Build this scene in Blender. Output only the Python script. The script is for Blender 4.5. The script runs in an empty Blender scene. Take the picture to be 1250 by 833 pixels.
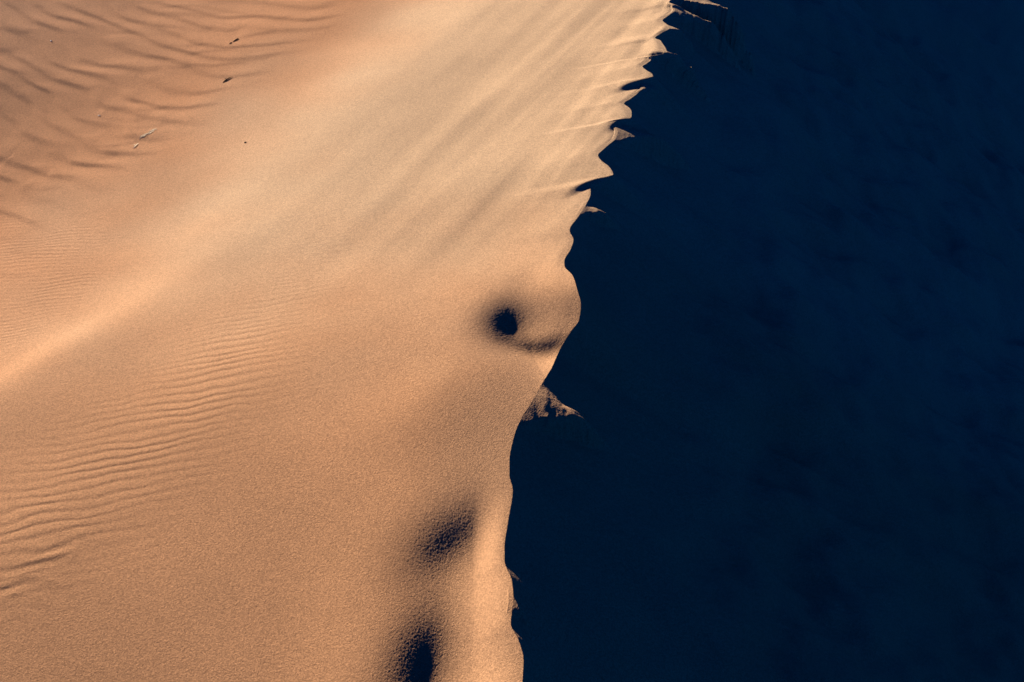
import bpy, bmesh, math, random
import numpy as np
from mathutils import Vector
random.seed(7)
rng = np.random.RandomState(11)
R = math.radians
SUN_EL, SUN_AZ = 14.5, 52.0            # elevation; light travels towards +x and, by SUN_AZ, towards -y
CAM_H, CAM_PITCH = 3.4, 40.0

# ------------------------------------------------------------------ measured lines on the dune, metres
CREST = [(0.04, 2.043), (0.025, 2.163), (0.035, 2.248), (0.04, 2.339), (0.022, 2.421), (-0.004, 2.485), (0.005, 2.593), (0.0, 2.671), (-0.028, 2.778), (-0.028, 2.837), (-0.014, 2.973), (0.003, 3.13), (-0.01, 3.21), (-0.01, 3.29), (0.007, 3.418), (0.037, 3.531), (0.085, 3.644), (0.136, 3.792), (0.175, 3.917), (0.215, 4.064), (0.277, 4.15), (0.316, 4.202), (0.327, 4.285), (0.315, 4.359), (0.294, 4.496), (0.26, 4.606), (0.262, 4.659), (0.298, 4.774), (0.316, 4.864), (0.3, 4.942), (0.35, 5.073), (0.398, 5.193), (0.426, 5.285), (0.432, 5.365), (0.56, 5.449), (0.557, 5.486), (0.539, 5.553), (0.503, 5.619), (0.489, 5.68), (0.535, 5.775), (0.606, 5.891), (0.621, 5.965), (0.607, 6.046), (0.702, 6.083), (0.714, 6.12), (0.719, 6.19), (0.707, 6.246), (0.682, 6.295), (0.729, 6.364), (0.785, 6.445), (0.822, 6.507), (0.824, 6.567), (0.867, 6.591), (0.889, 6.616), (0.887, 6.65), (0.858, 6.708), (0.837, 6.773), (0.875, 6.839), (0.903, 6.889), (0.906, 6.918), (1.01, 6.941), (1.01, 6.997), (1.0, 7.078), (0.988, 7.16), (0.956, 7.196), (1.002, 7.256), (1.055, 7.303), (1.068, 7.353), (1.052, 7.424), (1.037, 7.476), (1.099, 7.582), (1.138, 7.644), (1.141, 7.71), (1.11, 7.754), (1.219, 7.942), (1.275, 8.117)]
RIPPLES = [[(-2.919, 8.73), (-2.771, 8.756), (-2.607, 8.809), (-2.427, 8.793), (-2.212, 8.704), (-1.965, 8.668)], [(-2.807, 8.626), (-2.638, 8.652), (-2.432, 8.601), (-2.282, 8.5), (-2.143, 8.45), (-2.041, 8.415)], [(-2.829, 8.45), (-2.646, 8.4), (-2.465, 8.351), (-2.331, 8.317)], [(-3.119, 8.254), (-2.954, 8.269), (-2.764, 8.269), (-2.639, 8.183), (-2.532, 8.079), (-2.407, 8.079), (-2.232, 8.135)], [(-3.02, 8.042), (-2.881, 8.065), (-2.722, 8.005), (-2.626, 7.95), (-2.548, 7.86)], [(-2.534, 7.727), (-2.415, 7.736), (-2.3, 7.762), (-2.176, 7.749), (-2.061, 7.78), (-1.884, 7.806)], [(-2.488, 7.882), (-2.378, 7.941), (-2.264, 7.987), (-2.12, 7.987), (-1.974, 7.973), (-1.813, 7.996), (-1.679, 8.065)], [(-2.103, 8.23), (-2.019, 8.23), (-1.943, 8.278), (-1.82, 8.303)], [(-2.782, 7.226), (-2.709, 7.166), (-2.615, 7.096), (-2.5, 7.088), (-2.357, 7.127)], [(-2.857, 7.011), (-2.734, 6.973), (-2.615, 6.946), (-2.495, 6.916)], [(-2.907, 6.732), (-2.854, 6.642), (-2.759, 6.596), (-2.631, 6.589), (-2.5, 6.642), (-2.405, 6.696)], [(-2.851, 6.39), (-2.754, 6.39), (-2.66, 6.434), (-2.554, 6.502)], [(-3.352, 6.434), (-3.293, 6.417), (-3.22, 6.41)], [(-3.288, 6.299), (-3.248, 6.283), (-3.155, 6.266), (-3.078, 6.244), (-3.026, 6.191)], [(-2.918, 6.234), (-2.831, 6.234), (-2.768, 6.257)], [(-3.026, 6.137), (-2.957, 6.083), (-2.869, 6.073), (-2.796, 6.114)], [(-2.597, 6.805), (-2.479, 6.849), (-2.319, 6.879)]]
BAND = [(-2.572, 3.861), (-2.425, 4.088), (-2.263, 4.318), (-2.088, 4.557), (-1.684, 5.209), (-1.401, 5.683), (-1.138, 6.245), (-0.841, 6.919), (-0.492, 7.593), (-0.154, 8.29), (0.098, 8.917)]
DROPS = [[(0.56, 5.449), (0.452, 5.426), (0.291, 5.343)], [(0.707, 6.086), (0.633, 6.071), (0.536, 5.993)], [(0.888, 6.611), (0.797, 6.567), (0.613, 6.502)], [(1.01, 6.941), (0.928, 6.977), (0.863, 6.965)], [(1.141, 7.704), (1.116, 7.746), (1.067, 7.718)], [(1.059, 7.309), (0.999, 7.258), (0.946, 7.22)]]
SHELVES = [((0.081, 3.536), (0.324, 3.627), (0.172, 3.807), 1.14), ((0.34, 5.091), (0.528, 5.161), (0.398, 5.217), 0.93), ((0.459, 5.78), (0.91, 6.023), (0.616, 6.131), 1.05), ((0.708, 6.437), (0.93, 6.522), (0.836, 6.62), 0.7), ((0.862, 6.914), (1.164, 6.937), (0.931, 7.02), 0.9), ((0.985, 7.301), (1.191, 7.352), (1.076, 7.429), 0.92), ((1.062, 7.573), (1.481, 7.586), (1.159, 7.776), 1.0), ((1.171, 7.831), (1.626, 7.748), (1.259, 8.147), 0.6), ((0.0, 2.544), (0.033, 2.544), (0.006, 2.609), 0.85)]
NROWS, NLEFT, NRIGHT = 1150, 950, 560
SCOOPS = [(-.055, 4.21, -15, .14, .21, .392, .36, 0), (.185, 4.11, -96, .06, .165, .57, .32, 0),
          (-.34, 2.27, -8, .175, .43, .472, .32, .5), (-.25, 2.92, -48, .18, .27, .222, .28, .9)]
RISES = [(.16, 4.42, -12, .13, .23, .066), (-.12, 2.57, -12, .11, .22, .027)]
GRAIN_H, LIFT = .0009, .032
FOLD = [(-.60, 3.42), (-.38, 3.60), (-.18, 3.82), (.0, 3.92), (.12, 3.95)]
STRIP = [(-2.4, 2.7), (-1.95, 3.1), (-1.68, 3.42), (-1.4, 3.9), (-1.25, 4.4), (-1.0, 5.0), (-.75, 5.6)]
STRIP2 = [(-2.2, 2.5), (-1.9, 2.75), (-1.75, 2.9)]
RIPPLE_H, RIP2, GRAIN = .0072, .00095, .0024
SAND_RED, SAND_PALE = (.495, .220, .090, 1), (.545, .342, .190, 1)
SKY_AIR, SKY_OZ, SKY_TINT = .6, 4, (.012, .19, .64, 1)
SUN_E, SUN_C, EXPO = 5.0, (1, .93, .82), 1.25
TWIG_A, TWIG_B, TUFT, STRAW = (-2.107, 8.104), (-2.034, 7.496), (-2.425, 6.702), (-2.456, 6.564)
BITS = [((-1.723, 6.515), .007, .6, 'stone', 'pebble', 'small brown pebble alone on smooth sand between ripples and ridge', 'pebble', 3),
        ((-3.428, 7.985), .007, .5, 'chip', 'shell_chip', 'tiny pale chip in the dim top left corner of the sand', 'chip', 4),
        ((-2.806, 6.972), .007, .5, 'chip', 'shell_chip', 'tiny pale chip among the big ripples, above the dry straw', 'chip', 5)]


scene = bpy.context.scene
col = scene.collection

# ------------------------------------------------------------------ noise
PERM = rng.permutation(1024)
GA = rng.rand(1024) * 2 * math.pi
GX, GY = np.cos(GA), np.sin(GA)
def perlin(x, y):
    xi = np.floor(x).astype(np.int64); yi = np.floor(y).astype(np.int64)
    xf = x - xi; yf = y - yi
    u = xf*xf*xf*(xf*(xf*6-15)+10); v = yf*yf*yf*(yf*(yf*6-15)+10)
    def g(ix, iy, dx, dy):
        h = PERM[(PERM[ix & 1023] + iy) & 1023]
        return GX[h]*dx + GY[h]*dy
    a = g(xi, yi, xf, yf); b = g(xi+1, yi, xf-1, yf)
    c = g(xi, yi+1, xf, yf-1); d = g(xi+1, yi+1, xf-1, yf-1)
    return ((a + (b-a)*u) + ((c + (d-c)*u) - (a + (b-a)*u))*v) * 1.5
def fbm(x, y, o=3):
    s = 0; a = 1.0
    for k in range(o):
        s = s + a*perlin(x*2**k + 17.3*k, y*2**k - 9.1*k); a *= 0.5
    return s
def sstep(e0, e1, x):
    t = np.clip((x-e0)/(e1-e0), 0, 1); return t*t*(3-2*t)
def gauss(X, Y, cx, cy, sx, sy, rot=0.0):
    c, s = math.cos(R(rot)), math.sin(R(rot))
    dx, dy = X-cx, Y-cy
    return np.exp(-(((dx*c+dy*s)/sx)**2 + ((-dx*s+dy*c)/sy)**2))

# ------------------------------------------------------------------ crest of the dune
C = np.array(CREST)
cy_, cx_ = C[:, 1], C[:, 0]
def pchip(xs, ys, x):
    h = np.diff(xs); d = np.diff(ys)/h
    m = np.zeros_like(xs)
    m[0], m[-1] = d[0], d[-1]
    for i in range(1, len(xs)-1):
        if d[i-1]*d[i] > 0:
            w1, w2 = 2*h[i]+h[i-1], h[i]+2*h[i-1]
            m[i] = (w1+w2)/(w1/d[i-1] + w2/d[i])
    i = np.clip(np.searchsorted(xs, x)-1, 0, len(xs)-2)
    t = (x-xs[i])/h[i]
    return (ys[i]*(1+2*t)*(1-t)**2 + h[i]*m[i]*t*(1-t)**2 + ys[i+1]*t*t*(3-2*t) + h[i]*m[i+1]*t*t*(t-1))
SX = np.array([-3000, -200, -4, 2.0, 3.4, 4.4, 5.4, 6.3, 7.2, 8.2, 10, 14, 60, 3000.0])
SYX = np.array([-60, -14, -.25, 0.005, .01, .25, .46, .66, .95, 1.22, 1.75, 2.8, 9, 60.0])
def crest_smooth(y): return pchip(SX, SYX, y)
def crest_exact(y):
    yc = np.clip(y, cy_[0], cy_[-1])
    x = pchip(cy_, cx_, yc)
    lo, hi = cy_[0], cy_[-1]
    # beyond the measured stretch the scallops go on, more loosely
    sm = crest_smooth(y) + .05*np.sin(y*2*math.pi/.55 + 1.2*np.sin(y*1.7))*np.exp(-((y-9)/6)**2)
    w = sstep(0, .25, np.maximum(lo-y, y-hi))
    return x*(1-w) + sm*w

# ------------------------------------------------------------------ the sheet's grid: dense where the crest and the ripples are
slant = lambda y: np.hypot(CAM_H, y)
dep = np.radians(np.linspace(60.5, 19.6, NROWS))
yd = CAM_H/np.tan(dep)
far = yd[-1] + np.geomspace(.05, 2500, 70)
near = yd[0] - np.geomspace(.012, 2500, 70)[::-1]
ys = np.concatenate([near, yd, far])
ul = -np.linspace(0, 1, NLEFT)**1.12*2.95
ur = np.linspace(0, 1, NRIGHT)**1.35*2.6
us = np.concatenate([(-2.95 - np.geomspace(.02, 1500, 50))[::-1], ul[::-1], ur[1:], 2.6+np.geomspace(.03, 900, 50)])
s_y = np.clip(slant(ys)/slant(2.25), .9, 60)
s_y = np.where(ys < 2.0, np.maximum(.95, s_y*0+.97), s_y)
U = us[None, :]*s_y[:, None]
Y = np.repeat(ys[:, None], len(us), 1)
xe = crest_exact(ys); xs_ = crest_smooth(ys)
wU = np.exp(-(U/(.10+.20*sstep(3.0, 4.4, ys))[:, None])**2)
X = U + xs_[:, None] + (xe-xs_)[:, None]*wU
# row-to-row width change of the smooth crest keeps the sheet single valued
NY, NX = X.shape

def seg_dist(x, y, P):
    """distance to a polyline, signed side (+ = left of travel), and position 0..1 along it"""
    P = np.asarray(P); L = np.r_[0, np.cumsum(np.hypot(*np.diff(P, axis=0).T))]
    best = np.full(x.shape, 1e9); sg = np.zeros(x.shape); pos = np.zeros(x.shape)
    for i in range(len(P)-1):
        ax, ay = P[i]; bx, by = P[i+1]; dx, dy = bx-ax, by-ay; l2 = dx*dx+dy*dy
        t = ((x-ax)*dx+(y-ay)*dy)/l2
        tc = np.clip(t, 0, 1)
        d = np.hypot(x-ax-tc*dx, y-ay-tc*dy)
        m = d < best
        best = np.where(m, d, best)
        sg = np.where(m, np.sign(dx*(y-ay)-dy*(x-ax)), sg)
        pos = np.where(m, (L[i]+np.clip(t, 0, 1)*(L[i+1]-L[i]))/L[-1], pos)
    return best*sg, pos, L[-1]

def local(P, pad):
    P = np.asarray(P)
    m = (X > P[:, 0].min()-pad) & (X < P[:, 0].max()+pad) & (Y > P[:, 1].min()-pad) & (Y < P[:, 1].max()+pad)
    return np.nonzero(m)

def smooth_line(P, n=6):
    """Catmull-Rom through the points"""
    P = [np.array(p, float) for p in P]
    Q = [2*P[0]-P[1]] + P + [2*P[-1]-P[-2]]
    out = []
    for i in range(1, len(Q)-2):
        for k in range(n):
            t = k/n
            out.append(.5*((2*Q[i]) + (Q[i+1]-Q[i-1])*t + (2*Q[i-1]-5*Q[i]+4*Q[i+1]-Q[i+2])*t*t + (-Q[i-1]+3*Q[i]-3*Q[i+1]+Q[i+2])*t**3))
    out.append(Q[-2]); return np.array(out)

# ------------------------------------------------------------------ the dune's height
Lx, Ly = math.cos(R(SUN_AZ)), -math.sin(R(SUN_AZ))
left = np.minimum(U, 0.0); right = np.maximum(U, 0.0)
Xs = X - crest_smooth(ys)[:, None]                       # distance from the smoothed crest
k = .125 + .095*sstep(3.6, 6.4, Y)
r = .70 - .62*sstep(3.7, 5.0, Y)
stoss = -k*(np.sqrt(left**2 + r*r) - r)
# the windward face levels out into the flat on the left
lim = -.42
stoss = lim*(1-np.exp(-stoss/lim))
Z = stoss
# step along the diagonal band
bl = smooth_line(BAND)
bl = np.vstack([bl[0]-(bl[1]-bl[0])/np.hypot(*(bl[1]-bl[0]))*9, bl, bl[-1]+(bl[-1]-bl[-2])/np.hypot(*(bl[-1]-bl[-2]))*6])
i0 = np.nonzero((ys > -8) & (ys < 16))[0]
sl = np.ix_(i0, np.nonzero((us > -8) & (us < .2))[0])
bd = np.full(X.shape, 30.0)
d, pos, _ = seg_dist(X[sl], Y[sl], bl)
bd[sl] = -d                                               # + = right of the band
bd = np.where(Xs < -9, -30.0, bd)
bd = bd + .45*sstep(4.4, 6.2, Y)
bw = .11 + .36*sstep(4.0, 6.6, Y)
ba = .030 + .10*sstep(3.6, 6.4, Y)
fade_u = sstep(-.02, -.5, Xs)
Z = Z + ba*(.5*np.tanh((bd-.03)/bw) - .5)*np.where(Xs < .3, 1, 1)*(1-sstep(-.3, .0, U))
lowland = sstep(.05, -.35 - .5*sstep(4, 6.5, Y), bd)
# the flat tilts up towards the far left corner
Z = Z + .16*lowland*.35*np.log1p(np.exp(np.clip(-(X+2.7)/.35, -30, 12)))*sstep(5.2, 7.6, Y)
# and the near slope bends down a little towards the viewer
Z = Z - .125*.35*np.log1p(np.exp(np.clip((2.95-Y)/.35, -30, 30)))*sstep(-.1, -.9, U)
# long soft streaks lying along the wind
ca, sa = .47, .88
al = X*ca + Y*sa; ac = -X*sa + Y*ca
st = perlin(ac/.34 + .25*perlin(al/.9, ac/.5), al/2.3) + .5*perlin(ac/.16+5, al/1.4)
near_c = np.exp(-(left/1.1)**2)
Z = Z + .010*st*sstep(3.6, 5.2, Y)*np.exp(-(left/1.5)**2)*(1-.75*lowland)*(U <= 0)*sstep(0, -.05, U)
st2 = perlin(ac/.09+11, al/.8+3)
Z = Z + .0035*st2*sstep(4.6, 5.8, Y)*np.exp(-(left/.5)**2)*sstep(0, -.05, U)
# broad unevenness
Z = Z + .012*fbm(X/1.3+3, Y/1.3+8, 2)*sstep(0, -.4, U)

# scallop lips: the windward side of each tooth rises to a lip and drops off short on its lee
LIP = [(.024, .25, .05, .5, 1.3), (.022, .2, .05, .4, 1.2), (.024, .2, .05, .5, 1.3), (.024, .2, .05, .4, 1.2), (.016, .12, .04, .2, 1.1), (.016, .15, .04, .2, 1.1)]
for P, (A, w, w2, t0, t1) in zip(DROPS, LIP):
    P = np.array(P); A_, B_ = P[0], P[-1]
    ab = B_-A_; L = np.hypot(*ab); e = ab/L; n = np.array([e[1], -e[0]])     # n points away from the viewer: the windward side
    ii = np.nonzero((np.abs(X-A_[0]) < L+1) & (np.abs(Y-A_[1]) < L+1))
    s = (X[ii]-A_[0])*e[0] + (Y[ii]-A_[1])*e[1]
    q = (X[ii]-A_[0])*n[0] + (Y[ii]-A_[1])*n[1]
    bow = np.interp(s, (P-A_) @ e, (P-A_) @ n)           # the line's own bend
    q = q - bow
    tap = np.where(s < 0, np.exp(s/.12), (1-sstep(t0*L, t1*L, s)))
    wl = w2*(.55 + .9*np.clip(s/L, 0, 1.2))              # the lee softens away from the crest
    h = np.where(q >= 0, np.exp(-(q/w)**2), 1-sstep(0, 1, -q/wl))
    Z[ii] += A*h*tap
# swells and scoops along the crest: a slope that turns away from the sun, then climbs back slowly
def erf(x):
    t = 1/(1+.3275911*np.abs(x))
    return np.sign(x)*(1-(((((1.061405429*t-1.453152027)*t)+1.421413741)*t-.284496736)*t+.254829592)*t*np.exp(-x*x))
for cx, cy, ang, rt, ra, s0, ld, edge in SCOOPS:
    c, sn = math.cos(R(ang)), math.sin(R(ang))
    t = (X-cx)*c + (Y-cy)*sn; q = -(X-cx)*sn + (Y-cy)*c
    Z -= s0*rt*.886*(1+erf(t/rt))*np.exp(-(q/ra)**2)*np.where(t > 0, np.exp(-(np.maximum(t, 0)/ld)**2), 1)*(1-edge*sstep(-.16, .0, U))
for cx, cy, ang, w, ra, A in RISES:
    c, sn = math.cos(R(ang)), math.sin(R(ang))
    t = (X-cx)*c + (Y-cy)*sn; q = -(X-cx)*sn + (Y-cy)*c
    Z += A*.5*(1+erf(t/w))*np.exp(-(q/ra)**2)*(U < 1)
# low fold that runs out from the first hollow
ii = local(FOLD, .7); d, pos, L = seg_dist(X[ii], Y[ii], smooth_line(FOLD))
Z[ii] += .019*np.where(-d < 0, np.exp(-(d/.20)**2), np.exp(-(d/.27)**2))*np.sin(np.pi*np.clip(pos, 0, 1))**.7

# big ripples on the flat: gentle upwind side, short lee
rm = np.zeros_like(Z)
for P in RIPPLES:
    P = smooth_line(P, 5)
    if P[-1][0] < P[0][0]: P = P[::-1]
    ii = local(P, .5)
    d, pos, L = seg_dist(X[ii], Y[ii], P)
    tg = np.gradient(P, axis=0); tg /= np.hypot(*tg.T)[:, None]
    turn = np.clip((tg[:, 1]*Lx - tg[:, 0]*Ly)*2.2, 0, 1)
    cum = np.r_[0, np.cumsum(np.hypot(*np.diff(P, axis=0).T))]/L
    turn = np.convolve(np.pad(turn, 3, 'edge'), np.ones(7)/7, 'valid')
    tr = np.interp(pos, cum, turn)
    d = d + .006*perlin(X[ii]/.06, Y[ii]/.09)
    h = np.where(d >= 0, np.exp(-(d/.15)**2), 1-sstep(0, .065, -d))
    tap = np.clip(np.minimum(pos, 1-pos)*6, 0, 1)**.8
    Z[ii] += RIPPLE_H*.6*min(1, L/.35)*h*tap*tr*(.75+.25*perlin(X[ii]/.3, Y[ii]/.3))
big = sstep(-.55, -1.0, bd + .12*perlin(X/.5, Y/.5))*sstep(-4.8, -3.9, X)*sstep(9.6, 8.4, Y)
B = -.8*.25*np.log1p(np.exp(np.clip(-(X+2.45)/.25, -30, 30)))
pb = (Y + B)/.25 + .62*perlin(X/.62, Y/.50) + .10*perlin(X/.2, Y/.2)
fr = pb - np.floor(pb)
saw = np.where(fr > .32, (1-fr)/.68, fr/.32)
saw = saw*saw*(3-2*saw)
Z += RIPPLE_H*1.1*saw*big*(.6+.4*sstep(-.4, .3, fbm(X/.6+3, Y/.5)))
# small ripples over the rest of the flat
th = R(6)
ph = (-math.sin(th)*X + math.cos(th)*Y)/.038 + .55*perlin(X/.22, Y/.16) + 1.3*perlin(X/.7+4, Y/.7)
wv = np.sin(2*math.pi*ph)
zone = lowland*sstep(6.6, 5.4, Y + .25*X + .9)*sstep(2.6, 3.4, Y)*(.35+.65*sstep(-.5, .4, fbm(X/.5, Y/.35)))
Z += .0007*wv*zone
# middle ripples in a strip right of the band
ii = local(STRIP, 1.2); xx, yy = X[ii], Y[ii]
d, pos, L = seg_dist(xx, yy, smooth_line(STRIP))
th = R(13) + 0*xx
lam = .065 - .004*(yy-3)
warp = .42*perlin(xx/.26, yy/.15) + .60*perlin(xx/.9+7, yy/.5) + .13*perlin(xx/.1, yy/.08)
ph = (-np.sin(th)*xx + np.cos(th)*yy)/lam + warp
s1 = np.sin(2*math.pi*ph); wv = s1 + .28*np.sin(4*math.pi*ph + .9)
m = np.exp(-(d/(.30+.08*perlin(xx/.4, yy/.4)))**2)*(.6+.4*sstep(-.45, .35, fbm(xx/.38+9, yy/.16)))
Z[ii] += RIP2*wv*m*(1-.8*sstep(3.7, 5.0, yy))
ii = local(STRIP2, .8); xx, yy = X[ii], Y[ii]
d, pos, L = seg_dist(xx, yy, smooth_line(STRIP2))
ph = yy/.09 + .6*perlin(xx/.15, yy/.2)
Z[ii] += .0016*np.sin(2*math.pi*ph)*np.exp(-(d/.13)**2)*sstep(-.5, .5, fbm(xx/.2, yy/.12))

# ------------------------------------------------------------------ slip face, at the angle of repose
slope = .66
slip = -(slope*right + .035*(1-np.exp(-right/.22)) - .10*np.maximum(right-14, 0))
# sharp lip, rounded by a few millimetres
Zl = Z
IC = int(np.sum(us < 0))                                   # the column that runs along the crest
# loose tongues and slumps, faint
slip += sstep(.1, 1.2, right)*(+.13*fbm(X/1.1+2, Y/.8, 3) + .03*fbm(X/.3, Y/.22, 2))
slip += .012*sstep(.03, .25, right)*(1-sstep(.8, 2.5, right))*perlin(Y/.11 + .4*X/.3, X/.9)
Zc = Zl[:, IC][:, None]         # height of the crest itself on each row
ky = np.exp(-((ys[:, None]-ys[None, :])/.14)**2)*np.gradient(ys)[None, :]
Zs = (ky @ Zc[:, 0] / ky.sum(1))[:, None]                 # the crest's height without its small lips
rr = np.exp(-right/.04)
Z = np.where(U <= 0, Zl, np.where(Zc > 0, Zc*np.exp(-right/.06), Zc*np.exp(-right/.5)) + slip)
# tongues of sand pushed over the lip, which still catch the sun
for A_, B_, T_, g in SHELVES:
    A_, B_, T_ = (np.array(v, float) for v in (A_, B_, T_))
    B_ = A_ + (B_-A_)*1.3                                # it thins out past its last lit point
    ab = B_-A_; L = np.hypot(*ab); e = ab/L; n = np.array([-e[1], e[0]])
    ii = np.nonzero((X > A_[0]-.5) & (X < B_[0]+.5) & (Y > A_[1]-.5) & (Y < T_[1]+.6) & (U > -.02))
    xx, yy = X[ii]-A_[0], Y[ii]-A_[1]
    s = (xx*e[0] + yy*e[1])/L
    q = xx*n[0] + yy*n[1]
    q = q + .010*perlin(xx/.07+5*L, yy/.07) + .006*perlin(xx/.02+5*L, yy/.02)
    tb = B_-T_; tl = np.hypot(*tb); nt_ = np.array([tb[1], -tb[0]])/tl
    qt = (X[ii]-T_[0])*nt_[0] + (Y[ii]-T_[1])*nt_[1]      # inside the tongue, below its upper edge
    soft = .35*abs(np.dot(A_-T_, nt_))
    m = sstep(-.03, .01, q)*sstep(-.4*soft, 1.1*soft, qt + .012*perlin(xx/.06, yy/.06+L))
    rill = perlin((xx+.30*yy)/.055 + 9*L, yy/.5) + .3*perlin(xx/.02, yy/.05+L)
    plane = np.maximum(Zs[ii[0], 0], Zl[ii[0], IC]) - .2*g*right[ii] + .0042*rill*sstep(0, .1, right[ii])
    base = Z[ii]
    Z[ii] = base + m*np.maximum(plane-base, 0)
# coarse grains standing up out of the surface, where the camera is near enough to see them
wn = rng.rand(NY, NX)-.5
Z = Z + GRAIN_H*wn*(1-.6*sstep(3, 6, Y))*sstep(9, 7, Y)*sstep(-6, -4, U)*sstep(4, 3, U)

# ------------------------------------------------------------------ far country: other dunes on the left, the unseen flank on the right, shaped to keep falling out of the sun
rad = np.hypot(X, Y-4)
fl = sstep(12, 60, rad)*sstep(0, -20, X)
Z = Z + fl*(1.2*fbm(X/30, Y/45, 3) - .04*np.clip(rad-12, 0, 400)*.3)
Z = Z + sstep(8, 60, right)*.8*fbm(X/25, Y/25, 2)

# ------------------------------------------------------------------ which sand lies where: pale blown sand near the crest, redder coarse sand on the flat
pale = sstep(-1.15, .55, bd + .3*fbm(X/.8, Y/.8, 2))*(.22 + .78*sstep(3.4, 6.0, Y + .25*fbm(X/.6, Y/.6)))
pale = np.maximum(pale, .38*np.exp(-(left/.55)**2))
pale = np.where(U > 0, np.maximum(pale, .5), pale)

me = bpy.data.meshes.new('sand_dune')
nv = NX*NY
co = np.empty((nv, 3), np.float32); co[:, 0] = X.ravel(); co[:, 1] = Y.ravel(); co[:, 2] = Z.ravel()
idx = np.arange(nv, dtype=np.int32).reshape(NY, NX)
quads = np.stack([idx[:-1, :-1], idx[:-1, 1:], idx[1:, 1:], idx[1:, :-1]], -1).reshape(-1, 4)
nf = len(quads)
me.vertices.add(nv); me.vertices.foreach_set('co', co.ravel())
me.loops.add(nf*4); me.loops.foreach_set('vertex_index', quads.ravel())
me.polygons.add(nf)
me.polygons.foreach_set('loop_start', np.arange(0, nf*4, 4, dtype=np.int32))
me.polygons.foreach_set('loop_total', np.full(nf, 4, np.int32))
me.polygons.foreach_set('use_smooth', np.ones(nf, bool))
me.update(calc_edges=True)
at = me.attributes.new('pale', 'FLOAT', 'POINT'); at.data.foreach_set('value', pale.astype(np.float32).ravel())
dune = bpy.data.objects.new('sand_dune', me); col.objects.link(dune)
dune['kind'] = 'structure'; dune['label'] = 'sand dune with a scalloped crest and ripples on its sunny side'

def height(x, y):
    j = int(np.clip(np.searchsorted(ys, y), 1, NY-1))
    if abs(ys[j-1]-y) < abs(ys[j]-y): j -= 1
    return float(np.interp(x, X[j], Z[j]))

# ------------------------------------------------------------------ sand
def nodes_of(m):
    m.use_nodes = True; nt = m.node_tree; nt.nodes.clear(); return nt
def N(nt, t, **kw):
    n = nt.nodes.new(t)
    for k_, v in kw.items(): setattr(n, k_, v)
    return n
sand = bpy.data.materials.new('sand'); nt = nodes_of(sand); L_ = nt.links.new
out = N(nt, 'ShaderNodeOutputMaterial'); bs = N(nt, 'ShaderNodeBsdfPrincipled')
bs.inputs['Roughness'].default_value = .95; bs.inputs['Specular IOR Level'].default_value = .12
L_(bs.outputs[0], out.inputs[0])
tc = N(nt, 'ShaderNodeTexCoord')
att = N(nt, 'ShaderNodeAttribute', attribute_name='pale')
mix = N(nt, 'ShaderNodeMix', data_type='RGBA')
mix.inputs['A'].default_value = SAND_RED; mix.inputs['B'].default_value = SAND_PALE
L_(att.outputs['Fac'], mix.inputs['Factor'])
def noise(scale, detail, rough=.5):
    n = N(nt, 'ShaderNodeTexNoise'); n.inputs['Scale'].default_value = scale
    n.inputs['Detail'].default_value = detail; n.inputs['Roughness'].default_value = rough
    L_(tc.outputs['Object'], n.inputs['Vector']); return n
g1 = noise(330, 2, .7)      # clumps of grains
g2 = N(nt, 'ShaderNodeTexVoronoi'); g2.inputs['Scale'].default_value = 230   # single coarse grains
L_(tc.outputs['Object'], g2.inputs['Vector'])
gs = N(nt, 'ShaderNodeSeparateColor'); L_(g2.outputs['Color'], gs.inputs[0])
pat = noise(1.6, 3)         # patches of slightly different sand
mr = N(nt, 'ShaderNodeMapRange'); mr.inputs['From Min'].default_value = 0; mr.inputs['From Max'].default_value = 1
mr.inputs['To Min'].default_value = .78; mr.inputs['To Max'].default_value = 1.22
L_(gs.outputs[0], mr.inputs['Value'])
mr2 = N(nt, 'ShaderNodeMapRange'); mr2.inputs['From Min'].default_value = .3; mr2.inputs['From Max'].default_value = .7
mr2.inputs['To Min'].default_value = .93; mr2.inputs['To Max'].default_value = 1.07
L_(pat.outputs['Fac'], mr2.inputs['Value'])
mm = N(nt, 'ShaderNodeMath', operation='MULTIPLY'); L_(mr.outputs[0], mm.inputs[0]); L_(mr2.outputs[0], mm.inputs[1])
vm = N(nt, 'ShaderNodeVectorMath', operation='SCALE')
L_(mix.outputs['Result'], vm.inputs[0]); L_(mm.outputs[0], vm.inputs['Scale'])
L_(vm.outputs[0], bs.inputs['Base Color'])
b1 = N(nt, 'ShaderNodeBump'); b1.inputs['Strength'].default_value = 1.0; b1.inputs['Distance'].default_value = GRAIN
L_(g1.outputs['Fac'], b1.inputs['Height'])
b2 = N(nt, 'ShaderNodeBump'); b2.inputs['Strength'].default_value = 1.0; b2.inputs['Distance'].default_value = GRAIN*.5
L_(gs.outputs[1], b2.inputs['Height']); L_(b1.outputs[0], b2.inputs['Normal'])
L_(b2.outputs[0], bs.inputs['Normal'])
me.materials.append(sand)

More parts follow.
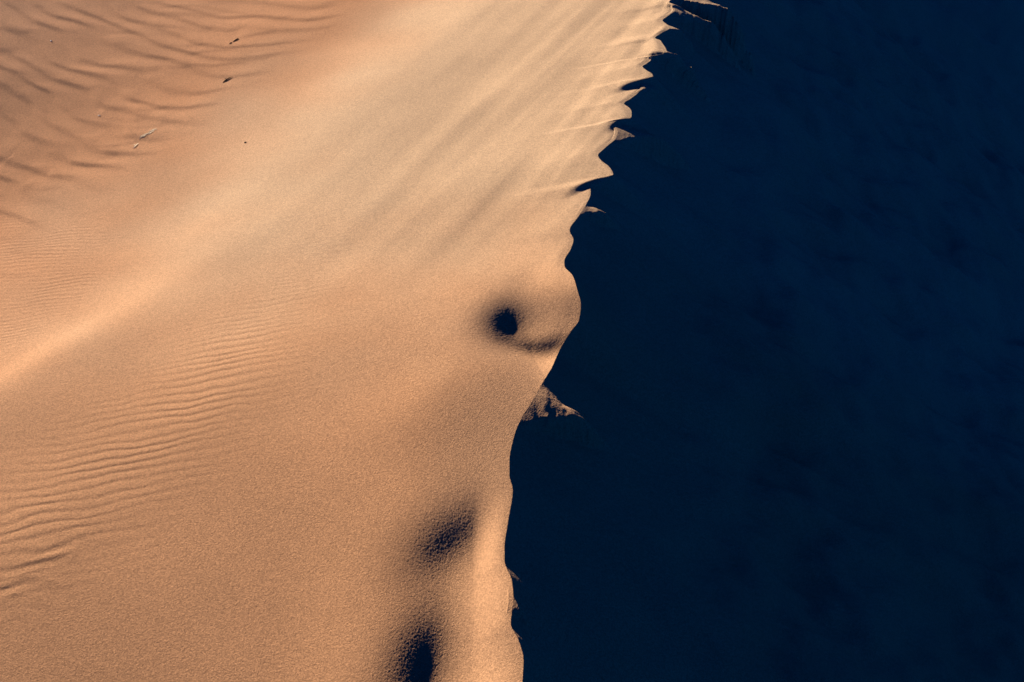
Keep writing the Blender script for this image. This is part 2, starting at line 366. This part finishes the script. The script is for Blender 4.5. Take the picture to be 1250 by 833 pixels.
# ------------------------------------------------------------------ bits of dry plant and stones lying on the flat
def mat(name, c, rough=.8, var=.3, scale=90):
    m = bpy.data.materials.new(name); nt = nodes_of(m)
    o = N(nt, 'ShaderNodeOutputMaterial'); b = N(nt, 'ShaderNodeBsdfPrincipled'); b.inputs['Roughness'].default_value = rough; b.inputs['Specular IOR Level'].default_value = .03
    n = N(nt, 'ShaderNodeTexNoise'); n.inputs['Scale'].default_value = scale; n.inputs['Detail'].default_value = 4
    t = N(nt, 'ShaderNodeTexCoord'); nt.links.new(t.outputs['Object'], n.inputs['Vector'])
    r_ = N(nt, 'ShaderNodeMapRange'); r_.inputs['To Min'].default_value = 1-var; r_.inputs['To Max'].default_value = 1+var
    nt.links.new(n.outputs['Fac'], r_.inputs['Value'])
    v = N(nt, 'ShaderNodeVectorMath', operation='SCALE'); v.inputs[0].default_value = c
    nt.links.new(r_.outputs[0], v.inputs['Scale']); nt.links.new(v.outputs[0], b.inputs['Base Color'])
    nt.links.new(b.outputs[0], o.inputs[0]); return m
M_BARK = mat('dark_bark', (.03, .014, .008)); M_STRAW = mat('dry_straw', (.92, .72, .46), .8)
M_CHIP = mat('pale_chip', (.92, .78, .58), .5); M_STONE = mat('brown_stone', (.10, .06, .035))

def tube(bm, pts, radii, n=7, flat=1.0):
    pts = [Vector(p) for p in pts]; rings = []
    for i, p in enumerate(pts):
        d = (pts[min(i+1, len(pts)-1)] - pts[max(i-1, 0)]).normalized()
        a = d.orthogonal().normalized(); b = d.cross(a)
        offs = [radii[i]*(math.cos(2*math.pi*k/n)*a + math.sin(2*math.pi*k/n)*b) for k in range(n)]
        rings.append([bm.verts.new(p + Vector((v.x, v.y, v.z*flat))) for v in offs])
    for r0, r1 in zip(rings, rings[1:]):
        for k in range(n): bm.faces.new((r0[k], r0[(k+1) % n], r1[(k+1) % n], r1[k]))
    bm.faces.new(rings[0][::-1]); bm.faces.new(rings[-1])
def link(name, bm, m, parent=None, loc=None):
    me_ = bpy.data.meshes.new(name); bmesh.ops.recalc_face_normals(bm, faces=bm.faces); bm.to_mesh(me_); bm.free()
    for p in me_.polygons: p.use_smooth = True
    me_.materials.append(m); o = bpy.data.objects.new(name, me_); col.objects.link(o)
    if parent: o.parent = parent
    if loc: o.location = loc
    return o
def tag(o, label, cat, group=None):
    o['label'] = label; o['category'] = cat
    if group: o['group'] = group
    return o
def thing(name, x, y, label, cat, group=None):
    o = bpy.data.objects.new(name, None); col.objects.link(o); o.location = (x, y, height(x, y)); o.empty_display_size = .03; o.scale = (.68, .68, .68)
    return tag(o, label, cat, group)
def on(o, x, y, dz=0.0):
    """a point standing dz above the sand, in the thing's own space"""
    return (x, y, height(o.location.x+x, o.location.y+y) - o.location.z + dz)

t = thing('dark_twig', *TWIG_A, 'short dark twig broken in two, lying on the ripples nearest the top', 'twig', 'dark twigs lying on the rippled sand')
b = bmesh.new(); tube(b, [on(t, .0, .01, .003), on(t, .014, .035, .005), on(t, .026, .068, .005), on(t, .044, .094, .003)], [.0025, .0048, .0058, .003]); link('stem', b, M_BARK, t)
b = bmesh.new(); tube(b, [on(t, -.030, -.055, .002), on(t, -.020, -.032, .004), on(t, -.010, -.012, .002)], [.002, .0045, .0025]); link('broken_tip', b, M_BARK, t)
t = thing('dark_twig', *TWIG_B, 'longer curved dark twig lying on smooth sand below the broken twig', 'twig', 'dark twigs lying on the rippled sand')
b = bmesh.new(); tube(b, [on(t, -.034, -.065, .002), on(t, -.022, -.030, .005), on(t, -.006, .004, .006), on(t, .016, .034, .005), on(t, .044, .056, .002)], [.002, .0045, .0052, .004, .0015]); link('stem', b, M_BARK, t)
b = bmesh.new(); tube(b, [on(t, -.010, .0, .006), on(t, -.020, .020, .006), on(t, -.032, .030, .005)], [.004, .003, .0015]); link('side_shoot', b, M_BARK, t)
# dry grass
t = thing('dry_grass_tuft', *TUFT, 'pale tuft of dry broken straw lying below the big ripples', 'grass tuft')
r2 = random.Random(5)
for i in range(12):
    a = r2.uniform(.5, 1.4); l = r2.uniform(.04, .09); x0 = r2.uniform(-.045, .045); y0 = x0*1.5 + r2.uniform(-.045, .045)
    b = bmesh.new()
    tube(b, [on(t, x0, y0, .002), on(t, x0+.5*l*math.cos(a), y0+.5*l*math.sin(a), .003), on(t, x0+l*math.cos(a*.9), y0+l*math.sin(a*.9), .003)], [.0036, .0034, .0014], 8, .16)
    link('blade', b, M_STRAW, t)
t = thing('dry_straw', *STRAW, 'single short piece of pale straw left of the dry grass tuft', 'straw')
b = bmesh.new(); tube(b, [on(t, -.008, -.05, .003), on(t, .0, -.01, .005), on(t, .004, .03, .005), on(t, .014, .055, .003)], [.003, .0055, .0055, .002], 8, .16); link('stalk', b, M_STRAW, t)
b = bmesh.new(); tube(b, [on(t, .0, -.002, .005), on(t, -.014, .016, .006), on(t, -.024, .028, .005)], [.003, .0025, .001], 8, .16); link('side_stalk', b, M_STRAW, t)
# small loose pieces: rough flattened lumps
def lump(r, flat, seed):
    b = bmesh.new(); bmesh.ops.create_icosphere(b, subdivisions=3, radius=r)
    rn = random.Random(seed); dirs = [Vector((rn.uniform(-1, 1), rn.uniform(-1, 1), rn.uniform(-1, 1))).normalized() for _ in range(7)]
    for v in b.verts:
        n_ = v.co.normalized(); k_ = 1
        for d_ in dirs: k_ = min(k_, 1.05 - .42*max(0, n_.dot(d_)-.45))
        v.co = Vector((v.co.x*k_*1.25, v.co.y*k_, v.co.z*k_*flat))
    return b
for (x, y), r_, fl, m, nm, lab, ct, sd_ in BITS:
    o = link(nm, lump(r_, fl, sd_), {'chip': M_CHIP, 'stone': M_STONE}[m], None, (x, y, height(x, y) + r_*fl*.25)); o.rotation_euler.z = sd_*1.3
    tag(o, lab, ct)


# ------------------------------------------------------------------ light
w = bpy.data.worlds.new('World'); scene.world = w; w.use_nodes = True
nt = w.node_tree; nt.nodes.clear(); L_ = nt.links.new
sky = N(nt, 'ShaderNodeTexSky'); sky.sky_type = 'NISHITA'; sky.sun_disc = False
sky.sun_elevation = R(SUN_EL)
to_sun = Vector((-Lx*math.cos(R(SUN_EL)), -Ly*math.cos(R(SUN_EL)), math.sin(R(SUN_EL))))
sky.sun_rotation = math.atan2(to_sun.x, to_sun.y) % (2*math.pi)
sky.altitude = 0; sky.air_density = SKY_AIR; sky.dust_density = 0; sky.ozone_density = SKY_OZ
hs = N(nt, 'ShaderNodeMix', data_type='RGBA', blend_type='MULTIPLY'); hs.inputs['Factor'].default_value = 1
hs.inputs['B'].default_value = SKY_TINT        # thin, deep blue desert air
bg = N(nt, 'ShaderNodeBackground'); bg.inputs['Strength'].default_value = .05
wo = N(nt, 'ShaderNodeOutputWorld')
L_(sky.outputs[0], hs.inputs['A']); L_(hs.outputs['Result'], bg.inputs['Color']); L_(bg.outputs[0], wo.inputs[0])
sd = bpy.data.lights.new('sun', 'SUN'); sd.energy = SUN_E; sd.angle = R(.5); sd.color = SUN_C
so = bpy.data.objects.new('sun', sd); col.objects.link(so)
so.rotation_euler = to_sun.to_track_quat('Z', 'Y').to_euler(); so.location = (-20, 20, 12)

cam = bpy.data.cameras.new('camera'); co_ = bpy.data.objects.new('camera', cam); col.objects.link(co_)
cam.sensor_width = 36; cam.lens = 18/math.tan(R(24)); cam.clip_end = 6000; cam.clip_start = .05
co_.location = (0, 0, CAM_H); co_.rotation_euler = (R(90-CAM_PITCH), 0, 0)
scene.camera = co_
scene.cycles.diffuse_bounces = 0
vs = scene.view_settings
vs.view_transform = 'Standard'; vs.look = 'None'; vs.exposure = EXPO; vs.gamma = 1; vs.use_curve_mapping = False
